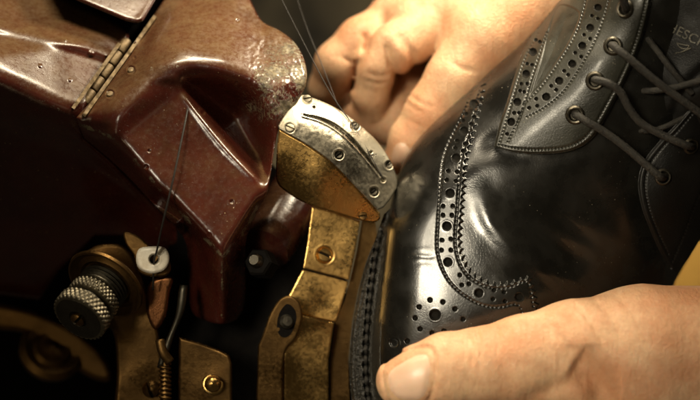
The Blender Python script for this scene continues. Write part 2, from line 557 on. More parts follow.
def shoe_base(X, Y):
    Z = _sb(X, Y)
    d, _, _ = seg_dist(X, Y, EDGE)
    R = 40 + 38*smooth(235, 150, Y)
    ins = inside(X, Y, SHOE_POLY)
    d = np.where(ins, d, 0)
    t = np.clip(R - d, 0, R)
    return Z + R - np.sqrt(np.maximum(R*R - t*t, 0))
SHOE_POLY = np.concatenate([EDGE, [(560, 490), (640, 420), (668, 300), (676, 280), (690, 256), (712, 220), (760, 140), (760, -110)]])

def dent(X, Y, Z, c, r, dep, rim=0.5):
    x0, y0 = X[0, 0], Y[0, 0]; st = X[0, 1]-X[0, 0]; w = r + 4
    i0, i1 = int((c[1]-w-y0)/st), int((c[1]+w-y0)/st)+2
    j0, j1 = int((c[0]-w-x0)/st), int((c[0]+w-x0)/st)+2
    if i1 <= 0 or j1 <= 0: return
    s = (slice(max(i0, 0), i1), slice(max(j0, 0), j1))
    q = np.hypot(X[s]-c[0], Y[s]-c[1])
    Z[s] += dep*smooth(r*1.05, r*0.55, q) - rim*np.exp(-((q-r-1.0)/0.9)**2)

def stitches(X, Y, Z, line, pitch=4.2, groove=0.7, r=1.3, dep=1.0):
    q = resample(line, pitch)
    d, _, _ = seg_dist(X, Y, resample(line, 6))
    Z += groove*np.exp(-(d/1.5)**2)
    for c in q: dent(X, Y, Z, c, r, dep, 0.08)

def crease(X, Y, Z, line, w, amp, tap=12):
    d, nx, ny = seg_dist(X, Y, line)
    e0 = np.hypot(nx-line[0][0], ny-line[0][1]); e1 = np.hypot(nx-line[-1][0], ny-line[-1][1])
    Z += amp*np.exp(-(d/w)**2)*smooth(0, tap, e0)*smooth(0, tap, e1)

shoe = thing('shoe', 'black leather brogue shoe with wingtip toe cap and laces, held against the stitching machine', 'shoe', V(560, 200, 150))

PINK = spl([(486, 80), (476, 126), (467, 160), (465, 186), (463, 212), (461.5, 245), (470, 268), (488, 281), (508, 282), (531, 275)], 8)
TIP = spl([(531, 275), (540, 311)], 6)
LOW = spl([(540, 311), (520, 326), (512, 370), (515, 430), (520, 480)], 6)
ROW_L = spl([(474, 88), (464, 113), (446, 151), (441, 180), (438, 220), (437.5, 252), (446, 276), (460, 292), (480, 304), (498, 307), (517, 304), (523, 316)], 8)
ROW_R = spl([(481, 87), (471, 126), (461, 161), (459, 186), (457, 212), (455.5, 247), (465, 272.5), (486, 286.5), (508, 287.5), (527, 282), (533, 306)], 8)
BIG = [(474, 104), (464, 131), (456, 158), (450, 193), (447, 226), (448, 262), (479, 293), (519, 297)]
SMALL = [(466, 114), (474, 117), (463, 121), (471, 124), (457, 141), (465, 144), (455, 148), (463, 151), (448, 171), (457, 172),
         (446.5, 180), (456, 181), (443, 206), (453, 206), (443, 215), (452, 215), (442, 240), (451, 239), (441.5, 250), (451, 250),
         (460, 275), (469, 277), (462, 285), (469, 284), (494, 290), (504, 292), (493, 299), (505, 301)]
MED = [(430, 300), (443, 302), (455, 309), (463, 319), (419, 307), (415, 318), (420, 329), (432, 333), (444, 331), (407, 341)]

def vamp_post(X, Y, Z):
    # soft flex wrinkles of the vamp
    a = math.radians(38)
    u = X*math.cos(a) + Y*math.sin(a); v = -X*math.sin(a) + Y*math.cos(a)
    m = smooth(470, 520, X)*smooth(175, 200, Y)*smooth(600, 560, X)*smooth(310, 280, Y)
    Z = Z + m*(0.7*vnoise(u/30, v/6.5, 1) + 0.25*vnoise(u/9, v/2.6, 2))
    crease(X, Y, Z, spl([(477, 172), (482, 196), (494, 226), (522, 256), (560, 276), (600, 290)], 6), 10, -4.0, 55)
    crease(X, Y, Z, spl([(500, 196), (535, 225), (570, 252), (610, 270)], 6), 10, 2.2, 40)
    crease(X, Y, Z, spl([(545, 205), (590, 240), (640, 270)], 6), 8, 1.2, 35)
    crease(X, Y, Z, spl([(590, 170), (610, 215), (650, 262)], 6), 12, 1.5, 35)
    # step under the facing
    d, _, _ = seg_dist(X, Y, QUARTER_LOW)
    Z += 3*np.exp(-(d/12)**2)
    Z += 0.5*vnoise(X/14, Y/14, 5)
    return Z
QUARTER_LOW = spl([(494, 147), (512, 152), (535, 154), (562, 152.5), (580, 147), (594, 136), (607, 115), (624, 82), (638, 50), (646, 24), (652, -6), (660, -60)], 6)
relief('vamp', LEATHER, SHOE_POLY, shoe_base, shoe, 0.9, 60, post=vamp_post)

def cap_depth(X, Y):
    return shoe_base(X, Y)
def cap_post(X, Y, Z):
    d, _, _ = seg_dist(X, Y, CUT)
    Z = Z - 0.3 - 3.4*smooth(0, 1.9, d)
    crease(X, Y, Z, spl([(399, 259), (415, 256), (428, 257), (440, 255)], 5), 2.6, 0.45)
    crease(X, Y, Z, spl([(402, 252), (416, 250), (436, 249)], 5), 3, -0.2)
    crease(X, Y, Z, spl([(408, 266), (424, 262), (438, 264)], 5), 2.6, 0.2)
    crease(X, Y, Z, spl([(412, 178), (424, 186), (440, 190)], 5), 2.6, 0.3)
    crease(X, Y, Z, spl([(408, 190), (424, 199), (436, 201)], 5), 2.6, 0.3)
    stitches(X, Y, Z, ROW_L); stitches(X, Y, Z, ROW_R, 4.4)
    for c in BIG: dent(X, Y, Z, c, 4.4, 3.2, 0.1)
    for c in SMALL: dent(X, Y, Z, c, 2.1, 2.9, 0.0)
    dent(X, Y, Z, (435, 315), 5.6, 3.3, 0.1)
    for c in MED: dent(X, Y, Z, c, 2.4, 3.0, 0.0)
    dent(X, Y, Z, (394, 343), 4.6, 3.0, 0.4)
    Z += 0.3*vnoise(X/22, Y/22, 9)
    return Z
_pk = np.concatenate([zigzag(PINK, 7.0, 4.4), zigzag(TIP, 7.0, 4.4), LOW])
CUT = resample(_pk, 1.6)
_top = EDGE[EDGE[:, 1] > 78]
CAP_POLY = np.concatenate([_top + np.array([0.4, 0.4]), _pk[::-1]])
relief('toe_cap', [LEATHER, HOLE], CAP_POLY, cap_depth, shoe, 0.6, 5, post=cap_post,
       dark=[(c, 4.7) for c in BIG] + [(c, 2.35) for c in SMALL] + [((435, 315), 5.9)] + [(c, 2.6) for c in MED])

# quarter with the eyelet facing
_qf = spl([(494, 147), (500, 122), (506, 104), (514, 77), (522, 53), (533, 33)], 6)
_qup = EDGE[(EDGE[:, 1] < 33)][::-1]
_ql = QUARTER_LOW[::-1]
Q_POLY = np.concatenate([_qf, _qup + np.array([0.5, 0.5]), _ql[:-1]])
QCUT = np.concatenate([_qf[::-1], QUARTER_LOW])
EYES = [(575, 115), (595, 81), (613, 46), (625, 9)]
QBIG = [(511, 122), (517, 102), (526, 74), (533, 52), (546, 97), (559, 81), (572, 64), (582, 46), (590, 28), (598, 8)]
QSM = [(507, 134), (514, 113), (519, 113), (520, 91), (524, 92), (521, 84), (527, 84), (527, 64), (532, 65), (536, 40), (540, 42), (529, 108), (537, 106), (536, 99), (551, 86), (556, 90), (564, 71), (568, 75), (575, 53), (581, 57), (584, 35), (590, 39), (592, 16), (598, 19)]
def q_post(X, Y, Z):
    d, _, _ = seg_dist(X, Y, QCUT)
    Z = Z - 4.0*smooth(0, 2.2, d) - 1
    # the reinforced bands stand a little proud of the panel between them
    dp = np.where(inside(X, Y, PANEL), seg_dist(X, Y, PANEL, True)[0], 0)
    Z += 2.0*smooth(0, 1.8, dp) + 3*smooth(2, 18, dp)
    for ln in (spl([(500, 142), (506, 122), (511, 105), (519, 78), (527, 55), (538, 34)], 5),
               spl([(508, 142), (519, 119), (526, 98), (532, 78), (539, 57), (547, 33)], 5)):
        stitches(X, Y, Z, ln, 3.6, 0.6, 1.1, 1.2)
    for ln in (spl([(527, 117), (544, 108), (564, 91), (584, 61), (598, 34), (607, 8), (613, -20)], 5),
               spl([(524, 104), (541, 87), (560, 61), (574, 38), (583, 14), (590, -20)], 5)):
        stitches(X, Y, Z, ln, 3.6, 0.6, 1.1, 1.2)
    stitches(X, Y, Z, QEDGE_ST, 3.4, 0.9, 1.1, 1.3)
    for c in QBIG: dent(X, Y, Z, c, 3.9, 4.2, 0.05)
    for c in QSM: dent(X, Y, Z, c, 1.8, 3, 0.0)
    for c in EYES: dent(X, Y, Z, c, 6.5, 6, -0.8)
    Z += 0.6*vnoise(X/20, Y/20, 3)
    return Z
PANEL = spl([(512, 140), (524, 104), (541, 85), (560, 58), (574, 34), (580, 12), (560, 4), (550, 22), (541, 57), (534, 78), (528, 98), (521, 119)], 5, True)
QEDGE_ST = spl([(499, 145), (514, 148), (535, 149.5), (561, 148), (577, 143), (590, 132), (602, 112), (619, 80), (633, 48), (641, 22), (647, -6)], 6)
quarter = relief('quarter', [LEATHER_Q, HOLE], Q_POLY, shoe_base, shoe, 0.6, 8, post=q_post,
                 dark=[(c, 4.15) for c in QBIG] + [(c, 2.0) for c in QSM])

# tongue in the throat
_tg = rbf([(600, 190, 26), (640, 150, 18), (655, 60, -6), (690, 0, -36), (720, 60, -34), (700, 130, 4), (640, 0, -22), (650, 22, -18), (720, 150, 10), (680, 90, -16), (630, 100, 10)])
def tongue_post(X, Y, Z):
    crease(X, Y, Z, spl([(668, 130), (685, 90), (715, 60)], 5), 6, 4)
    return Z + 1.2*vnoise(X/15, Y/15, 8)
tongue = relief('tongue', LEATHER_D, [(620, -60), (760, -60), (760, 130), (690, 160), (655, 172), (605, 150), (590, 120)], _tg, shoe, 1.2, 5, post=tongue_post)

# far-side facing
R_EDGE = spl([(730, 60), (700, 96), (676, 124), (655, 146), (643, 163), (638, 182), (641, 205), (650, 230), (660, 252), (670, 268)], 6)
R_POLY = np.concatenate([R_EDGE, [(678, 274), (690, 256), (712, 220), (760, 140), (760, 60)]])
_rf = rbf([(640, 180, 4), (650, 150, 2), (700, 96, -10), (655, 245, 26), (672, 270, 52), (690, 215, 40), (690, 150, 4), (740, 130, 30), (665, 180, 4), (710, 220, 80), (740, 60, 0)])
R_EYES = [(663, 177), (691, 146), (716, 116)]
def r_post(X, Y, Z):
    d, _, _ = seg_dist(X, Y, R_EDGE)
    Z = Z + 3.5*(1 - smooth(0, 3, d))
    stitches(X, Y, Z, spl([(700, 104), (680, 128), (660, 150), (649, 166), (645, 184), (648, 205), (656, 228), (668, 254)], 6), 3.4, 0.9, 1.0, 1.2)
    stitches(X, Y, Z, spl([(672, 262), (683, 236), (697, 200), (712, 165)], 6), 3.4, 0.8, 1.0, 1.2)
    for c in R_EYES: dent(X, Y, Z, c, 6, 6, -0.8)
    return Z
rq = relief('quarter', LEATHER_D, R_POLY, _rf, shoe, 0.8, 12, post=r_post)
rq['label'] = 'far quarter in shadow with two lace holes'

def near(f, px, py):
    return float(f(np.array([[px]], float), np.array([[py]], float))[0, 0])
def nrm(f, px, py):
    e = 3.0
    a, b, c = V(px, py, near(f, px, py)), V(px+e, py, near(f, px+e, py)), V(px, py+e, near(f, px, py+e))
    n = (b-a).cross(c-a).normalized()
    return n if n.y < 0 else -n

for i, (ex, ey) in enumerate(EYES):
    z = near(shoe_base, ex, ey) - 5.2; n = nrm(shoe_base, ex, ey)
    lathe('eyelet', STEEL_DARK, [(0.05, -0.05), (0.052, 0.0), (0.062, 0.022), (0.076, 0.026), (0.09, 0.016), (0.098, -0.004), (0.098, -0.03)], V(ex, ey, z), n, quarter, 40)
for ex, ey in R_EYES[:2]:
    z = near(_rf, ex, ey); n = nrm(_rf, ex, ey)
    lathe('eyelet', STEEL_DARK, [(0.05, -0.05), (0.052, 0.0), (0.06, 0.018), (0.07, 0.02), (0.082, 0.012), (0.088, -0.004), (0.088, -0.03)], V(ex, ey, z), n, rq, 40)

# laces: woven cord, slight twist in the surface
def cord(pts, r, label=None):
    p = spl([tuple(V(*q)) for q in pts], 14)
    tg = np.gradient(p, axis=0); tg /= np.linalg.norm(tg, axis=1)[:, None]
    L = np.concatenate([[0], np.cumsum(np.linalg.norm(np.diff(p, axis=0), axis=1))])
    q = np.linspace(0, L[-1], int(L[-1]/0.012))
    p = np.stack([np.interp(q, L, p[:, k]) for k in range(3)], 1)
    tg = np.gradient(p, axis=0); tg /= np.linalg.norm(tg, axis=1)[:, None]
    vs = []; fs = []; seg = 20; N = len(p)
    for i in range(N):
        t = Vector(tg[i]); x = Vector((0.13, 0.9, 0.41)).cross(t).normalized(); y = t.cross(x)
        for k in range(seg):
            a = 2*math.pi*k/seg
            w = math.cos(4*a + q[i]*105)*math.cos(4*a - q[i]*105)
            rr = r/100*(1 + 0.10*w + 0.08*float(vnoise(np.array(q[i]*2.2), np.array(3.7), 4)) + 0.05*random.uniform(-1, 1))
            vs.append(Vector(p[i]) + rr*(math.cos(a)*x + math.sin(a)*y*0.9))
    for i in range(N-1):
        for k in range(seg):
            k2 = (k+1) % seg
            fs.append([i*seg+k, i*seg+k2, (i+1)*seg+k2, (i+1)*seg+k])
    fs.append(list(range(seg))[::-1]); fs.append([(N-1)*seg+k for k in range(seg)])
    return link('lace', mesh([tuple(v) for v in vs], fs), LACE, shoe)
cord([(620, 88, 12), (645, 91, -10), (672, 88, -23), (710, 78, -34)], 3.3)
cord([(612, 131, 20), (630, 130, 8), (655, 130, 0), (684, 118, -4)], 2.8)
cord([(640, 28, -10), (655, 48, -27), (672, 70, -29), (692, 94, -18)], 3.0)
cord([(574, 114, 0), (576, 115, -17), (588, 122, -24), (606, 133, -20), (625, 147, -16), (645, 164, -12), (659, 176, -8), (664, 178, 8)], 3.9)
cord([(594, 80, -6), (596, 80, -30), (610, 84, -38), (621, 93, -34), (629, 108, -28), (640, 122, -22), (658, 133, -18), (678, 142, -16), (688, 146, -10), (692, 147, 4)], 3.8)
cord([(612, 45, -14), (613, 46, -34), (625, 55, -44), (645, 72, -40), (665, 88, -34), (690, 106, -26), (730, 136, -10)], 3.8)
cord([(625, 10, -20), (626, 8, -42), (622, -4, -56), (618, -20, -60)], 4.0)

# stamped maker's name and leaf mark on the tongue
def stamp(px, py, body, h, ang):
    cu = bpy.data.curves.new('stamp', 'FONT'); cu.body = body; cu.size = h/0.70; cu.extrude = 0.45; cu.space_character = 1.02
    o = bpy.data.objects.new('stamp', cu); COL.objects.link(o)
    dg = bpy.context.evaluated_depsgraph_get()
    me = bpy.data.meshes.new_from_object(o.evaluated_get(dg))
    bpy.data.objects.remove(o)
    co = np.array([v.co[:] for v in me.vertices])
    ca, sa = math.cos(ang), math.sin(ang)
    X = px + co[:, 0]*ca + co[:, 1]*sa*1.0
    Y = py + co[:, 0]*sa - co[:, 1]*ca
    T = tongue_post(X[None], Y[None], _tg(X[None], Y[None]))[0]
    w = P(X, Y, T - 0.5 - co[:, 2])
    for v, c in zip(me.vertices, w): v.co = c
    lk = link('lettering', me, EMBOSS, tongue, False)
    return lk
stamp(666, 29.5, 'HESCHUNG', 9.5, math.radians(27))
def tl(pts): return [V(a, b, near(_tg, a, b) - 1.2) for a, b in pts]
tube('leaf_mark', EMBOSS, tl([(675, 53.5), (683, 51.5), (691, 48)]), 0.006, tongue)
tube('leaf_mark', EMBOSS, tl([(677, 43), (680, 47.5), (686, 49), (689, 46), (684, 45), (678, 43.5)]), 0.006, tongue)

# welt with its row of stitch holes, and the sole below
W_L = spl([(384, 214), (379, 228), (375, 240), (367, 260), (360, 285), (355, 310), (351, 337), (349.5, 370), (352, 400), (360, 430), (376, 460), (400, 492)], 6)
W_R = spl([(396, 200), (391, 225), (389, 250), (385, 290), (383, 330), (382, 360), (385, 390), (392, 425), (408, 462), (430, 492)], 6)
W_R = W_R + np.array([4.5, 0])
W_POLY = np.concatenate([W_L, W_R[::-1]])
W_ST = spl([(381, 230), (378, 242), (374.5, 262), (371.5, 284), (369, 305), (367.5, 325), (366, 347), (366, 372), (368.5, 398), (375, 428), (388, 455)], 6)
W_RAND = spl([(388, 225), (384.5, 250), (380, 285), (376, 315), (373.5, 345), (373.5, 368), (377, 394), (384, 428)], 6)
def welt_depth(X, Y):
    Z = 50 + 0*X
    d, _, _ = seg_dist(X, Y, W_L)
    return Z + 10*np.exp(-d/5) - d*0.25
def welt_post(X, Y, Z):
    d, nx, ny = seg_dist(X, Y, W_ST)
    dl, _, _ = seg_dist(X, Y, W_L)
    Z += 2.4*np.exp(-(d/3.2)**4)
    left = smooth(3.5, 6, d)*smooth(16, 10, dl)
    # fudged (wheeled) outer border
    Z += left*(0.9*np.sin(dl*2*math.pi/3.8 + 1.5*vnoise(X/7, Y/7, 12)) + 0.1*np.sin(Y*2*math.pi/4.6 + 2.5*vnoise(X/6, Y/6, 2)) + 2.2*vnoise(X/3.0, Y/2.2, 6) + 1.2*vnoise(X/1.6, Y/1.6, 7))
    dr, _, _ = seg_dist(X, Y, W_RAND + np.array([1.5, 0]))
    Z -= 4.5*np.exp(-(dr/2.8)**2)
    dr, _, _ = seg_dist(X, Y, W_RAND + np.array([7.0, 0]))
    Z -= 22*np.exp(-(dr/4.5)**2)
    for c in resample(W_ST, 10.4): dent(X, Y, Z, c, 3.8, 8, 0.6)
    return Z
welt = relief('welt', WELT, W_POLY, welt_depth, shoe, 0.55, 14, post=welt_post)
wl = resample(W_ST, 10.4)
for a, b in zip(wl[:-1], wl[1:]):
    m = (a+b)/2; d = (b-a)/np.linalg.norm(b-a)
    z = near(welt_depth, *m)
    tube('stitch', LACE, [V(*(m - d*3.6), z+4), V(*(m-d*2), z+0.4), V(*m, z-1.2), V(*(m+d*2), z+0.4), V(*(m + d*3.6), z+4)], 0.019, welt, 8, n=4)
SOLE_POLY = np.concatenate([W_L + np.array([0.6, 0.5]), [(560, 480), (600, 420), (626, 330), (640, 270), (680, 190), (760, 60), (760, -100)], (EDGE + np.array([8, 8]))[EDGE[:, 1] < 190]])
relief('outsole', SOLE, SOLE_POLY, lambda X, Y: 66 + 70*smooth(215, 140, Y)*smooth(380, 430, X) + 110*smooth(430, 640, X), shoe, 2.0, 18)

# ================================================================== MACHINE
mac = thing('stitching_machine', 'old maroon enamelled shoe stitching machine with brass and steel working parts', 'machine', V(150, 420, 120))

relief('frame', IRON, [(-60, 90), (60, 100), (150, 60), (262, 150), (300, 200), (350, 215), (345, 330), (360, 460), (-60, 460)], lambda X, Y: 125 + 160*smooth(180, 130, X)*smooth(230, 300, Y), mac, 4, 60)
relief('frame', IRON, [(-60, -60), (240, -60), (200, 40), (120, 125), (-60, 100)], lambda X, Y: 120 - 0.6*Y, mac, 4, 60)

# head cover -----------------------------------------------------------
hv = dict(A=(78, 121, -4), A2=(70, 134, 4), B=(176, -4, 86), B2=(215, -60, 130), C=(240, -25, 104), Dp=(264, 22, 62), E=(300, 50, 40), F=(310, 78, 18), G=(276, 136, 4),
          R1=(112, 108, -22), R2=(140, 76, -8), R3=(174, 65, -12), R4=(218, 72, -14), R5=(264, 90, -10),
          K=(181, 88, 2), K2=(236, 118, 82), K3=(258, 158, 64), Q=(268, 188, -8), T=(222, 256, -26), T2=(222, 326, 44), L1=(118, 141, -14), L2=(160, 190, -20),
          U1=(188, 312, 100), U2=(185, 225, 60), U3=(246, 306, 84), U4=(262, 204, 30), U0=(76, 150, 50), U5=(130, 190, 60))
ht = ['A R1 B', 'R1 R2 B', 'R2 R3 B', 'R3 C B', 'R3 R4 C', 'R4 Dp C', 'R4 R5 Dp', 'R5 E Dp', 'R5 F E', 'R5 G F', 'B C B2',
      'R2 K R3', 'R3 K K2', 'R3 K2 R4', 'R4 K2 R5', 'K2 G R5', 'K2 K3 G', 'K3 Q G', 'K Q K3', 'K K3 K2',
      'A L1 R1', 'R1 L1 K', 'R1 K R2', 'L1 L2 K', 'L2 Q K', 'L2 T Q',
      'A U0 L1', 'L1 U0 U5', 'L1 U5 L2', 'L2 U5 U2', 'L2 U2 T', 'T U2 U1', 'T U1 T2', 'T T2 U3', 'T U3 U4', 'T U4 Q']
H_POLY = np.concatenate([spl([(76, 118), (92, 100), (118, 66), (150, 20), (172, -12), (200, -50)], 5),
                         spl([(232, -50), (245, -12), (256, 12), (264, 23), (280, 31), (294, 42), (303, 57), (307, 76), (303, 92), (292, 110), (281, 124), (276, 140), (272, 165), (267, 192), (256, 214), (247, 236), (245, 262), (245, 300), (238, 318), (222, 324), (200, 318), (190, 306), (188, 270), (184, 238), (150, 200), (116, 165), (84, 138)], 5)])
hf = facets(hv, ht)
def chips(lines):
    def fn(X, Y):
        o = np.zeros(X.shape)
        for l, w, a in lines:
            d, _, _ = seg_dist(X, Y, spl(l, 4))
            o = np.maximum(o, a*smooth(w, 0, d)*(0.55 + 0.9*vnoise(X/11, Y/11, 77)+0.5*vnoise(X/4, Y/4, 78)))
        return o
    return fn
_cl = chips([([(78, 124), (118, 142), (160, 190), (220, 254)], 5, 0.75), ([(80, 120), (118, 68), (150, 22), (176, -14)], 4, 0.85), ([(110, 112), (138, 78), (174, 66), (264, 90)], 6, 0.45),
              ([(266, 190), (245, 230), (224, 256)], 5, 0.8), ([(222, 258), (222, 318)], 3, 0.6), ([(264, 23), (294, 42), (307, 76), (292, 110), (276, 136)], 7, 0.7)])
def h_wear(X, Y):
    m = smooth(232, 268, X + 0.35*(Y-70))*smooth(140, 108, Y)*smooth(26, 52, Y)
    return np.maximum(_cl(X, Y), m*(0.52 + 0.5*vnoise(X/12, Y/12, 70)))
def soften(X, Y, Z, line, w, sig):
    d, _, _ = seg_dist(X, Y, line)
    return Z + (blur(Z, sig) - Z)*smooth(w, w*0.35, d)
def h_post(X, Y, Z):
    Z = soften(X, Y, Z, spl([(100, 122), (112, 106), (140, 75), (174, 65), (218, 72), (262, 88)], 4), 20, 11)
    # knocks, pits and the ground-off rough patch of the nose
    Z = Z + 1.2*vnoise(X/30, Y/30, 3) + 0.1*vnoise(X/5, Y/5, 7)
    m = smooth(236, 262, X)*smooth(138, 112, Y)*smooth(24, 48, Y)
    Z += m*(1.0*vnoise(X/5, Y/5, 11) + 0.7*vnoise(X/2.2, Y/2.2, 12))
    crease(X, Y, Z, spl([(181, 90), (202, 120), (228, 152), (262, 184)], 5), 3.5, -2.0)
    crease(X, Y, Z, spl([(238, -20), (252, 14), (272, 32)], 4), 7, 4.0)
    for c, r in (((110, 94), 4.2), ((131, 70), 4.2)):
        dent(X, Y, Z, c, r, 2.4, 0.4)
    for c in ((124, 41), (136, 58), (237, 24), (152, 168), (236, 201), (205, 110), (243, 93), (231, 84), (150, 150), (208, 236)):
        dent(X, Y, Z, (c[0]+random.uniform(-6, 6), c[1]+random.uniform(-3, 3)), random.uniform(1.2, 2.6), 1.4, 0.2)
    return Z
cover = relief('head_cover', PAINT, H_POLY, hf, mac, 0.8, 60, bl=4.0, edge=5, post=h_post, wear=h_wear)
for c in ((110, 94), (131, 70)):
    z = near(hf, *c); n = Vector((UP + Vector((0, -0.6, 0))).normalized())
    lathe('rivet', HINGE, [(0.036, -0.03), (0.036, 0.004), (0.028, 0.012), (0.0, 0.016)], V(c[0], c[1], z+0.5), n, cover, 20)

# left lid with its rib
lv = dict(a=(-40, 62, -20), b=(78, 118, -4), c=(130, 34, 76), d=(66, -2, 108), e=(-40, -40, 106), f=(-40, 118, 30), g=(80, 158, 52), h=(-40, 460, 290), i=(180, 460, 290), j=(150, 205, 90))
lt = ['a b c', 'a c d', 'a d e', 'a f b', 'f g b', 'b g j', 'f h g', 'g h i', 'g i j']
L_POLY = np.concatenate([[(-40, -20), (40, -14), (66, -2)], spl([(66, -2), (100, 14), (122, 28), (129, 36), (124, 47), (106, 76), (92, 98), (79, 119), (84, 138)], 5), [(116, 165), (150, 200), (176, 228), (182, 262), (150, 250), (128, 236), (96, 236), (60, 270), (40, 300), (-40, 290)]])
def l_post(X, Y, Z):
    Z = soften(X, Y, Z, np.array([(-40, 62), (78, 118.)]), 18, 9)
    Z = Z + 1.5*vnoise(X/26, Y/26, 21)
    rib = spl([(-40, 18), (0, 29), (40, 38), (80, 48), (104, 56)], 5)
    d, nx, ny = seg_dist(X, Y, rib)
    sgn = np.where(Y > ny, 1, -1)
    Z += 5*smooth(-7, 7, d*sgn) - 3*np.exp(-(d/6)**2)
    for c in ((66, 40), (91, 54), (70, 80), (40, 66)): dent(X, Y, Z, c, 3.2 if c[0] == 91 else 1.6, -1.6, 0.0)
    return Z
relief('side_cover', PAINT, L_POLY, facets(lv, lt), mac, 1.0, 40, bl=3.5, edge=6, post=l_post, wear=chips([([(-40, 64), (0, 83), (76, 118)], 5, 0.5), ([(129, 36), (106, 76), (79, 119)], 5, 0.8)]))

tv = dict(a=(60, -12, 60), b=(130, 24, 44), c=(142, 20, 46), d=(160, -8, 70), e=(150, -60, 130), f=(40, -60, 110), g=(132, 38, 66), h=(60, 10, 80))
relief('top_cover', PAINT, [(40, -50), (190, -50), (165, -18), (153, 4), (143, 21), (137, 23), (126, 21), (90, 6), (62, -6)],
       facets(tv, ['a b d', 'b c d', 'a d e', 'a e f']), mac, 1.0, 40, bl=2, edge=5, post=lambda X, Y, Z: Z + 1.2*vnoise(X/22, Y/22, 31))

# hinge in the slot
hp0, hp1 = V(84, 104, 20), V(128, 40, 64)
hd = (hp1-hp0); hl = hd.length
hinge = None
for k in range(5):
    a = hp0 + hd*(k/5 + 0.008); ln = hl/5 - 0.02
    o = lathe('hinge' if hinge is None else 'hinge_knuckle', HINGE, [(0.0, 0), (0.046, 0.0), (0.052, 0.012), (0.052, ln-0.012), (0.046, ln), (0.0, ln)], a, hd, mac if hinge is None else hinge, 24)
    hinge = hinge or o
for off, wd in ((-6.5, 3.6), (6.5, 3.6)):
    ax = np.array([84, 104.]); bx = np.array([150, 12.]); t = (bx-ax)/np.linalg.norm(bx-ax); nn = np.array([t[1], -t[0]])
    a1, b1 = ax + nn*off - t*10, (bx if off < 0 else bx*0.62 + ax*0.38) + nn*off
    relief('hinge_leaf', HINGE, [a1 - nn*wd/2, b1 - nn*wd/2, b1 + nn*wd/2, a1 + nn*wd/2],
           lambda X, Y, s=off: np.interp(104 - Y, [-10, 64, 100], [-6, 52, 78]) + (4 if s > 0 else -1) + 0*X, hinge, 0.8, 8,
           post=lambda X, Y, Z: Z + 2.5*vnoise(X/5, Y/4, 17))

# presser plate ----------------------------------------------------------
OUT_ARC = spl([(305, 95), (320, 100.5), (336, 108), (355, 121), (376, 140), (389, 158), (396, 175), (397, 186), (391, 198), (383, 208)], 6)
IN_ARC = spl([(279, 129), (289, 134.5), (309, 146), (331, 162), (350, 181), (366, 198), (377, 210)], 6)
F_TOP = np.concatenate([spl([(278, 126), (284, 116), (294, 102), (300, 95.5), (305, 95)], 4)[:-1], OUT_ARC, IN_ARC[::-1]])
ff = rbf([(279, 129, -2), (309, 146, 0), (350, 181, 14), (377, 210, 30), (305, 95, 34), (336, 108, 38), (376, 140, 46), (397, 180, 54), (355, 121, 42), (331, 162, 6), (296, 116, 4), (318, 124, 8), (343, 144, 12), (366, 168, 24)])
def f_post(X, Y, Z):
    g = spl([(304, 115), (318, 119), (334, 127), (350, 140), (367, 159), (382, 178)], 6)
    d, nx, ny = seg_dist(X, Y, g)
    t = np.clip((nx-304)/78, 0, 1); w = 1.0 + 3.2*np.sin(math.pi*np.clip(t*1.05, 0, 1))
    side = np.where((X-nx)*0.7 - (Y-ny)*0.7 > 0, 1, -1)
    Z += 5*smooth(w, w*0.4, d)*(side > 0) + 2.5*smooth(1.4, 0.5, d)
    Z -= 1.6*smooth(4, 0.5, d)*(side < 0)
    for c, r in (((339, 155), 5.0), ((355, 126), 4.6), ((374, 192), 5.0), ((389, 165), 4.4), ((383, 180), 2.6), ((371, 152), 1.4), ((314, 107), 1.3)):
        dent(X, Y, Z, c, r, 5.5, 0.5)
    for c in ((307, 99), (290, 128)): dent(X, Y, Z, c, 5.2, 2.0, 0.3)
    return Z + 0.6*vnoise(X/9, Y/9, 41) + 0.25*vnoise(X/3, Y/3, 42)
foot = relief('presser_plate', STEEL, F_TOP, ff, mac, 0.6, 6, edge=1.8, post=f_post)
F_FACE = np.concatenate([IN_ARC, spl([(380, 213), (379, 220), (368, 222), (335, 213), (305, 203), (288, 193), (278, 184), (276, 172), (277, 150), (279, 129)], 5)[:-1]])
fb = rbf([(279, 129, 1), (309, 146, 3), (350, 181, 17), (377, 210, 33), (305, 203, 22), (340, 214, 30), (376, 221, 38), (318, 175, 8), (276, 180, 22)])
face = relief('brass_cheek', BRASS, F_FACE, fb, foot, 0.8, 30, edge=2, post=lambda X, Y, Z: Z + 2.5*vnoise(X/34, Y/26, 51) + 0.12*vnoise(X/6, Y/6, 52))
NF = (UP*0.75 + Vector((0.1, -0.7, 0))).normalized()
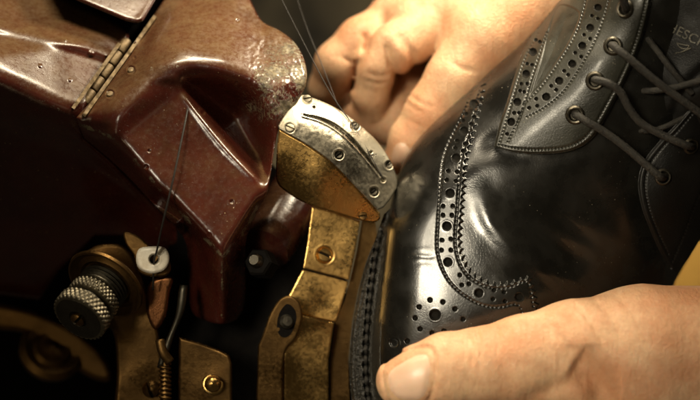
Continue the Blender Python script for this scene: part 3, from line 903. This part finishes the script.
def screw(px, py, z, r, ang, parent, mat=STEEL, axis=None, dome=0.07):
    """slotted screw head, the slot cut between two half heads"""
    axis = axis or NF; R = frame(axis); c = V(px, py, z); r /= 100.0
    vs = []; fs = []
    prof = [(1.0, -0.4), (1.0, 0.18), (0.88, 0.30), (0.45, 0.30 + dome*0.8), (0.0, 0.30 + dome)]
    g = 0.2
    for s in (1, -1):
        base = len(vs); n = 15; a0 = math.asin(g)
        for rr, h in prof:
            for k in range(n):
                a = a0 + (math.pi-2*a0)*k/(n-1)
                x, y = rr*math.cos(a), max(g, rr*math.sin(a))
                if rr < g: x = 0.0
                vs.append((x, s*y, h))
        for i in range(len(prof)-1):
            for k in range(n-1):
                q = [base+i*n+k, base+i*n+k+1, base+(i+1)*n+k+1, base+(i+1)*n+k]
                fs.append(q if s > 0 else q[::-1])
        wall = [base+i*n for i in range(len(prof))] + [base+i*n+n-1 for i in range(len(prof)-1, -1, -1)]
        fs.append(wall if s < 0 else wall[::-1])
    b = len(vs)
    for k in range(24):
        a = 2*math.pi*k/24; vs.append((math.cos(a)*0.99, math.sin(a)*0.99, -0.3))
    fs.append([b+k for k in range(24)])
    ca, sa = math.cos(ang), math.sin(ang)
    w = [c + R @ (Vector((x*ca-y*sa, x*sa+y*ca, h))*r) for x, y, h in vs]
    me = mesh([tuple(v) for v in w], fs); o = link('screw', me, [mat, IRON], parent)
    me.polygons[len(me.polygons)-1].material_index = 1  # slot floor coloured near black as the shade in the cut
    me.set_sharp_from_angle(angle=math.radians(35)); return o
screw(307, 99, near(ff, 307, 99)+1, 4.6, 0.2, foot); screw(290, 128, near(ff, 290, 128)+1, 4.6, -0.5, foot)
for c in ((339, 155), (355, 126), (374, 192), (389, 165)):
    screw(c[0]-0.3, c[1]+0.3, near(ff, *c)+3.6, 3.6, 0.7, foot, STEEL_DARK, None, 0.03)
screw(363, 216, near(fb, 363, 216)-0.6, 4.4, 0.1, face, BRASS_DARK, Vector((0.1, -0.9, 0.2)).normalized())

# brass column below the plate ------------------------------------------
def plate(name, poly, z, mat, parent=mac, edge=1.0, skirt=24, tilt=(0, 0), rough=0.8, step=0.9, seed=0, seat=None):
    poly = np.array(poly, float); c = poly.mean(0)
    fn = lambda X, Y: z + tilt[0]*(X-c[0]) + tilt[1]*(Y-c[1])
    def post(X, Y, Z):
        Z = Z + rough*2.4*vnoise(X/30, Y/30, 60+seed) + rough*0.1*vnoise(X/4, Y/4, 61+seed)
        if seat: dent(X, Y, Z, seat[0], seat[1], 3.0, 0.2)
        return Z
    return relief(name, mat, poly, fn, parent, step, skirt, edge=edge, post=post), fn
NB = Vector((0.25, -0.9, 0.2)).normalized()
col1, c1 = plate('column_plate', [(312, 207), (336, 213), (360, 221), (355, 252), (349, 280), (326, 274), (303, 268), (307, 245)], 58, BRASS, tilt=(0.13, 0.06), seed=1, seat=((325, 255), 9.0))
screw(325, 255, c1(325, 255)+0.6, 7.2, -0.45, col1, BRASS, NB)
plate('column_plate', [(302.6, 269.5), (326, 275.5), (348.5, 281.5), (342, 304), (336, 322), (316, 318), (298, 313), (284, 305)], 70, BRASS, tilt=(0.10, 0.04), seed=2)
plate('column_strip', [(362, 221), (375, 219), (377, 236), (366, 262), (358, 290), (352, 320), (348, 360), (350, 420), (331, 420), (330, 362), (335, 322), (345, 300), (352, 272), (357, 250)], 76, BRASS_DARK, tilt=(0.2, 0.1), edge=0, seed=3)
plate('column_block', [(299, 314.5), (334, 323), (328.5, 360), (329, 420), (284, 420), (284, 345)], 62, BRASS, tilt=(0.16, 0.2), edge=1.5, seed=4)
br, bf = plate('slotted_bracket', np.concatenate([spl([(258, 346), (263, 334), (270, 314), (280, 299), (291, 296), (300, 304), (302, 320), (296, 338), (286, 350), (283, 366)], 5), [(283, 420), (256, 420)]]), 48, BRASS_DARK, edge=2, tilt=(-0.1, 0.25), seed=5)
relief('slot', IRON, spl([(287, 304), (295, 310), (296, 321), (290, 335), (282, 337), (277, 329), (279, 314)], 5, True), lambda X, Y: bf(X, Y) - 0.8 + 0*X, br, 0.8, 2)  # near-black patch laid on the bracket for the slot's shaded inside
lathe('bolt', STEEL_DARK, [(0.075, 0), (0.075, 0.04), (0.05, 0.07), (0.0, 0.075)], V(286, 322, bf(286, 322)-1), NB, br, 24)

# maroon boss with a nut between head and column
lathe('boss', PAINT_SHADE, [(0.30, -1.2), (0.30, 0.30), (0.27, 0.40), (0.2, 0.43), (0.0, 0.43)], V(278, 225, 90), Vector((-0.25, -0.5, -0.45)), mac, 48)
nut_ax = Vector((-0.3, -0.85, 0.2))
nut = lathe('nut', IRON, [(0.15, -0.1), (0.15, 0.10), (0.13, 0.13), (0.0, 0.13)], V(262, 264, 30), nut_ax, mac, 6, None, 20)
lathe('stud', STEEL_DARK, [(0.07, 0), (0.07, 0.2), (0.05, 0.23), (0, 0.23)], V(262, 264, 30), nut_ax, nut, 20)

# lower-left brass plate with ball-headed screw
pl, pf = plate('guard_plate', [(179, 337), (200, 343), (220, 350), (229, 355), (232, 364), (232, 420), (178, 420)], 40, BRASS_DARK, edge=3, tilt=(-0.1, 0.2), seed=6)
lathe('ball_screw', BRASS, [(0.115, -0.05), (0.115, 0.01), (0.10, 0.025), (0.05, 0.03), (0.05, 0.06), (0.078, 0.09), (0.085, 0.13), (0.075, 0.17), (0.045, 0.20), (0.0, 0.21)], V(213, 384, pf(213, 384)), Vector((0.05, -0.9, 0.1)), pl, 32)

# arm, spring and small linkage
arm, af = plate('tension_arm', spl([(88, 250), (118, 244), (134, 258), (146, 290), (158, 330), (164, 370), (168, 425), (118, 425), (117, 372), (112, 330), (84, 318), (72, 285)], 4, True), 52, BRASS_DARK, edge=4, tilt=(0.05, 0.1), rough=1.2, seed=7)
screw(151, 389, af(151, 389)-1.5, 9, 1.9, arm, BRASS_DARK, Vector((-0.2, -0.9, 0.1)).normalized(), 0.4)
relief('copper_clip', mat_metal('copper', (0.26, 0.11, 0.045), (0.06, 0.03, 0.015), 0.3, 0.7), spl([(150, 282), (166, 276), (173, 280), (170, 292), (166, 316), (156, 330), (148, 318), (146, 300)], 4, True), lambda X, Y: 38 + 0.1*(Y-300), mac, 0.9, 12, edge=4)
tube('lever', STEEL_DARK, [V(184, 285, 24), V(180, 312, 24), V(170, 338, 26), V(160, 368, 30)], 0.042, mac, 12, rfun=lambda t: 1.0 - 0.3*t + 0.35*math.sin(t*9)*0.5)
tube('lever', BRASS_DARK, [V(160, 340, 26), V(163, 352, 24), V(170, 362, 26)], 0.05, mac, 12)
# coil spring
ts = np.linspace(0, 1, 230); pts = []
for t in ts:
    a = t*2*math.pi*14
    c = V(165 + 0.5*t, 364 + 60*t, 30)
    pts.append(c + Vector((math.cos(a)*0.05, math.sin(a)*0.05, 0)))
tube('spring', BRASS_DARK, pts, 0.017, mac, 8, n=1)
lathe('spring_post', BRASS_DARK, [(0.04, 0), (0.04, 0.7), (0, 0.7)], V(165.5, 425, 30), Vector((0, 0, 1)), mac, 16)

# tension knob -------------------------------------------------------------
ax = Vector((-0.42, -0.68, -0.62)).normalized()
kc = V(106, 283, 20)
disc = lathe('tension_disc', BRASS_DARK, [(0.0, -0.06), (0.30, -0.06), (0.40, -0.03), (0.425, 0.0), (0.42, 0.03), (0.40, 0.035), (0.37, 0.0), (0.34, -0.02), (0.31, -0.005), (0.29, 0.01), (0.26, -0.01), (0.22, 0.0), (0.0, 0.0)], kc, ax, mac, 72)
lathe('spring_washer', STEEL_DARK, [(0.24, 0.0)] + [q for k in range(4) for q in ((0.235, 0.02+k*0.045), (0.26, 0.035+k*0.045), (0.235, 0.05+k*0.045))] + [(0.0, 0.2)], kc, ax, disc, 48)
def knurl(i, k): return 0.0
def knob_wheel(h0, th, r):
    N = 10; prof = [(r-0.10, h0), (r-0.03, h0), (r-0.012, h0+0.008)]
    st = len(prof)
    for j in range(N): prof.append((r, h0 + 0.016 + (th-0.032)*j/(N-1)))
    en = len(prof)
    prof += [(r-0.012, h0+th-0.008), (r-0.03, h0+th), (r-0.14, h0+th-0.004), (0.0, h0+th-0.012)]
    def mod(i, k):
        if not st <= i < en: return 0
        j = i - st; ph = 2*math.pi*k/3.0/2
        a = (k + j*1.0) % 6; b = (k - j*1.0) % 6
        return 0.016*(0.5 - (0.6 if a < 1.5 else 0) - (0.6 if b < 1.5 else 0))
    return prof, mod
pr, md = knob_wheel(0.20, 0.13, 0.265)
lathe('knurled_nut', KNURL, pr, kc, ax, disc, 192, md, 50)
lathe('collar', STEEL_DARK, [(0.21, 0.30), (0.21, 0.42), (0, 0.42)], kc, ax, disc, 40)
pr, md = knob_wheel(0.40, 0.15, 0.285)
knob = lathe('knurled_knob', KNURL, pr, kc, ax, disc, 192, md, 50)
lathe('knob_face', STEEL_DARK, [(0.25, 0.0), (0.25, 0.006), (0.10, 0.012), (0.09, 0.0), (0, 0)], kc + ax*0.55, ax, knob, 48)
fc = kc + ax*0.565
k2 = (fc.y + D)/D
screw(350 + fc.x/k2*100, 200 - fc.z/k2*100, fc.y*100, 7.5, 0.6, knob, BRASS_DARK, ax, 0.3)

# white ceramic eyelet and its bracket
cax = (UP*0.55 + Vector((0.05, -0.8, 0.0))).normalized()
def g_post(X, Y, Z):
    dent(X, Y, Z, (154, 259.5), 5.6, 16, 0.6)
    d, nx, ny = seg_dist(X, Y, np.array([(154, 259.5), (166, 246)]))
    return Z + 9*smooth(2.2, 1.0, d)
ey = relief('thread_guide', [CERAMIC, IRON], spl([(139, 249), (150, 246.5), (163, 247), (168.5, 253), (169, 262), (164, 270), (152, 273.5), (140, 269.5), (136, 260)], 5, True),
            lambda X, Y: 8 - 0.35*(Y-260), mac, 0.6, 12, edge=4, post=g_post, dark=[((154, 259.5), 4.2)])
relief('guide_bracket', BRASS_DARK, spl([(124, 232), (138, 236), (150, 246), (170, 262), (166, 276), (140, 274), (134, 256), (126, 244)], 4, True), lambda X, Y: 24 + 0*X, ey, 1, 8, edge=2)

# hand wheel low at the left
hw_ax = Vector((0.35, -0.75, 0.5)).normalized()
hw = lathe('pulley', BRASS_DARK, [(0.0, -0.1), (0.34, -0.1), (0.36, 0.0), (0.30, 0.04), (0.22, 0.02), (0.18, 0.06), (0.1, 0.05), (0.0, 0.1)], V(52, 350, 150), hw_ax, mac, 56)
relief('pulley_arm', BRASS_DARK, spl([(-40, 300), (0, 304), (34, 312), (70, 328), (98, 350), (112, 374), (104, 382), (80, 372), (50, 346), (20, 332), (-40, 326)], 5, True), lambda X, Y: 146 + 0.1*X, hw, 1.5, 16, edge=6)

# ================================================================== THREADS
tag(tube('thread', THREAD, [V(188, 108, 0), V(184, 128, -14), V(173, 180, -30), V(163, 222, -22), V(157, 250, -4), V(154, 261, 8), V(153, 290, 22)], 0.010),
    'dark thread running down the maroon cover into the white ceramic guide', 'thread')
tag(tube('thread', THREAD, [V(262, -40, 60), V(296, 28, 52), V(330, 92, 40), V(356, 130, 34), V(384, 180, 30)], 0.0055),
    'dark thread running down over the steel presser plate', 'thread')
tag(tube('thread', THREAD, [V(286, -40, 100), V(304, 20, 90), V(324, 70, 70), V(338, 106, 48)], 0.0045),
    'blurred dark thread in front of the far hand, right of the other', 'thread')

# ================================================================== HANDS
def grooves(lines):
    """shallow skin creases drawn as lines in the skin: (polyline, width, depth, depth range)"""
    L = [(spl(l, 6), w/100, a/100) for l, w, a in lines]
    def fn(p):
        X, Y = to_px(p); o = np.zeros(X.shape)
        for l, w, a in L:
            bb = (X > l[:, 0].min()-15) & (X < l[:, 0].max()+15) & (Y > l[:, 1].min()-15) & (Y < l[:, 1].max()+15)
            if not bb.any(): continue
            d, nx, ny = seg_dist(X[bb], Y[bb], l)
            e = np.minimum(np.hypot(nx-l[0, 0], ny-l[0, 1]), np.hypot(nx-l[-1, 0], ny-l[-1, 1]))
            o[bb] += a*np.exp(-(d/100/w)**2)*(0.25 + 0.75*smooth(0, 8, e))
        return o
    return fn

FH = chains_sdf([
    (0.1, [(403, 381, -44, 27), (420, 376, -47, 31), (447, 369, -48, 36), (480, 366, -44, 38), (525, 360, -38, 45), (575, 356, -28, 56), (640, 358, -12, 73), (780, 372, 20, 86)]),
    (0.45, [(600, 420, -22, 40), (660, 430, 0, 70), (780, 420, 30, 85)]),
    (0.16, [(620, 452, 40, 40), (560, 492, 80, 30), (495, 500, 120, 26), (450, 486, 150, 21)]),
    (0.14, [(640, 470, 80, 40), (580, 505, 125, 30), (520, 512, 165, 26), (475, 498, 195, 21)]),
    (0.14, [(660, 480, 120, 40), (605, 512, 165, 29), (550, 518, 205, 25), (510, 505, 235, 20)]),
    (0.14, [(680, 480, 155, 38), (640, 512, 200, 26), (600, 518, 235, 22), (570, 505, 260, 18)]),
], [grooves([([(466, 332), (473, 348), (471, 368)], 2.0, 2.4), ([(476, 328), (481, 348), (479, 374)], 1.7, 2.0), ([(496, 326), (499, 342), (497, 356)], 1.7, 1.2), ([(590, 296), (606, 312), (622, 338)], 3, 1.4), ([(612, 292), (630, 310), (644, 334)], 3, 1.2), ([(575, 304), (590, 322), (604, 346)], 2.5, 1.5), ([(463, 340), (465, 352), (463, 362)], 1.5, 1.0),
             ([(486, 334), (489, 350), (486, 366)], 1.5, 0.8),
             ([(572, 360), (590, 372), (602, 392), (606, 420)], 15, 12), ([(545, 320), (562, 340), (580, 362)], 5, 2.0), ([(560, 310), (585, 332), (600, 360)], 4, 1.4),
             ([(520, 400), (560, 384), (588, 380)], 8, 3),
             ([(382, 372), (388, 361), (404, 352), (426, 347), (433, 352), (436, 370), (432, 392), (424, 408)], 2.0, 3.0), ([(383, 372), (384, 384), (389, 400), (400, 412)], 1.6, 2.0)])])
lo = P(360, 545, 0) + np.array([-0.1, -1.3, -0.1]); hi = P(760, 262, 0) + np.array([0.3, 3.1, 0.3])
hand1 = link('hand', hand_mesh(FH, lo, hi, 0.046), SKIN)
tag(hand1, 'near hand with its thumb laid across the toe of the black shoe', 'hand')
def nail(F, poly, y0, y1, off, parent, bulge=1.2):
    poly = spl(poly, 6, True); c = poly.mean(0)
    def dep(X, Y):
        s = 0.86     # nail bed flattened towards its middle
        return cast(F, X, Y, y0, y1)
    def post(X, Y, Z):
        Z = blur(Z, 4.0)
        d, _, _ = seg_dist(X, Y, poly, True)
        return Z - off - bulge*smooth(0, 9, d)
    return relief('thumbnail', NAIL, poly, dep, parent, 1.0, 3.5, post=post, edge=1.6)
nail(FH, [(384.5, 378), (388, 365.5), (400, 357), (416, 352.5), (428, 352), (431.5, 362), (431.5, 380), (427, 398), (420, 410), (404, 410), (391, 401)], -110, 10, 1.0, hand1)

BH = chains_sdf([
    (0.1, [(398, 160, 128, 15), (410, 140, 128, 21), (431, 112, 122, 26), (455, 78, 118, 29), (485, 38, 125, 38), (540, -5, 150, 52), (640, -60, 190, 64)]),
    (0.30, [(415, 22, 160, 28), (470, 10, 175, 46), (560, -30, 200, 66), (650, -70, 220, 70)]),
    (0.25, [(395, 18, 190, 27), (450, -5, 210, 50), (560, -50, 230, 66)]),
    (0.05, [(425, 32, 150, 27), (396, 48, 138, 25), (376, 66, 140, 22), (370, 92, 156, 19), (373, 108, 172, 16)]),
    (0.05, [(398, 24, 190, 28), (362, 42, 170, 25), (338, 64, 170, 23), (328, 88, 186, 19), (334, 106, 205, 15)]),
    (0.06, [(405, 20, 240, 26), (372, 80, 200, 23), (358, 112, 186, 18), (366, 130, 184, 16)]),
    (0.06, [(420, 30, 270, 25), (406, 86, 205, 21), (396, 110, 186, 18), (388, 132, 178, 15)]),
], [grooves([([(404, 100), (414, 108), (426, 114)], 2.0, 1.2), ([(408, 94), (420, 102), (436, 108)], 2.0, 1.2), ([(402, 116), (412, 122), (424, 128)], 2.0, 1.2),
             ([(362, 30), (366, 48), (356, 70), (354, 96)], 3.6, 4.5), ([(385, 42), (392, 66), (402, 86)], 4, 5), ([(340, 56), (352, 62), (362, 62)], 2.5, 2.5), ([(366, 72), (380, 76), (392, 74)], 2.2, 2.2), ([(364, 80), (378, 84), (388, 82)], 2.2, 2.0), ([(450, 60), (462, 68), (476, 72)], 2.5, 1.5), ([(395, 32), (410, 52), (416, 76)], 5, 2.5)])])
lo = P(300, 170, 100) + np.array([-0.2, -0.6, -0.3]); hi = P(640, -70, 250) + np.array([0.3, 0.8, 0.3])
hand2 = link('hand', hand_mesh(BH, lo, hi, 0.044), SKIN)
tag(hand2, 'blurred far hand behind the shoe with curled fingers and thumb pressing its side', 'hand')
nail(BH, [(383, 162), (385, 150), (392, 142), (403, 141), (411, 149), (411, 160), (404, 172), (390, 174)], 60, 160, 1.2, hand2, 0.8)

# ================================================================== BACKGROUND
def backdrop():
    t = NT('dark_workshop_wall')
    n = t.noise(0.3, 4, 0.6, 0.4); m = t.noise(0.7, 3, 0.5)
    c = t.mix(t.ramp(n, 0.35, 0.65), (0.008, 0.0065, 0.0035), (0.28, 0.23, 0.14))
    return t.fin(c, 0.8)
w = mesh([tuple(q) for q in (P(-900, 700, 1100), P(1600, 700, 1100), P(1600, -500, 1100), P(-900, -500, 1100))], [[0, 1, 2, 3]])
tag(link('wall', w, backdrop(), None, False), 'dark workshop wall out of focus', None, None, 'structure')
WOOD = mat_plain('pale_wood', (0.75, 0.46, 0.13), (0.62, 0.36, 0.09), 0.5, 2)
bl_, _ = plate('wooden_block', [(640, 215), (800, 190), (800, 340), (640, 340)], 320, WOOD, None, 10, 60, (0, 0.2), 1.0, 3, 9)
tag(bl_, 'out of focus yellow wooden block behind the lower right of the shoe', 'wood block')

# ================================================================== LIGHT, CAMERA
def lamp(name, loc, target, power, size, col, sy=None):
    l = bpy.data.lights.new(name, 'AREA'); l.energy = power; l.color = col
    l.shape = 'RECTANGLE'; l.size = size; l.size_y = sy or size
    o = bpy.data.objects.new(name, l); COL.objects.link(o)
    a = M @ Vector(loc); b = M @ Vector(target)
    o.location = a; o.rotation_euler = (b-a).to_track_quat('-Z', 'Y').to_euler()
    return o
lamp('work_lamp', (2.8, 0.2, 6.4), (1.6, 0.3, 0), 1000, 1.8, (1.0, 0.85, 0.61), 1.5)
lamp('ceiling_lamp', (-1.6, -2.6, 7.5), (-1.2, 0.3, 0), 620, 3.2, (1.0, 0.85, 0.61), 0.8)
l = lamp('side_lamp', (-3.9, -11.2, 1.9), (1.3, 0, -0.2), 104, 3.8, (1.0, 0.88, 0.66), 5.6)
l.data.spread = math.radians(26)
lamp('front_fill', (2.0, -15.0, 2.0), (0.5, 0, 0), 22, 4.0, (1.0, 0.80, 0.50))  # added fill by the camera, gives the metal something to reflect
lamp('low_left_fill', (-5.5, -6.0, -1.5), (-2.2, 0.5, -1.4), 17, 1.6, (1.0, 0.76, 0.42))  # invented weak fill that brightens the brass low at the left
l = lamp('block_fill', (6.0, 1.0, 2.2), (3.8, 3.2, -0.7), 15, 0.6, (1.0, 0.82, 0.5))  # invented narrow fill aimed at the wooden block to brighten it
l.data.spread = math.radians(45)
W = bpy.data.worlds.new('World'); S.world = W; W.use_nodes = True
bg = W.node_tree.nodes['Background']; bg.inputs[0].default_value = (1.0, 0.78, 0.5, 1); bg.inputs[1].default_value = 0.03

cam = bpy.data.cameras.new('Camera'); co = bpy.data.objects.new('Camera', cam); COL.objects.link(co)
co.matrix_world = M @ Matrix.Translation((0, -D, 0)) @ Matrix.Rotation(math.pi/2, 4, 'X')
cam.sensor_width = 36; cam.lens = 36*D/7.0; cam.clip_start = 0.1; cam.clip_end = 500
cam.dof.use_dof = True; cam.dof.focus_distance = D + 0.1; cam.dof.aperture_fstop = cam.lens/1000/0.62
S.camera = co
S.view_settings.view_transform = 'Standard'; S.view_settings.look = 'None'; S.view_settings.exposure = 0
S.cycles.use_denoising = True
S.cycles.max_bounces = 6
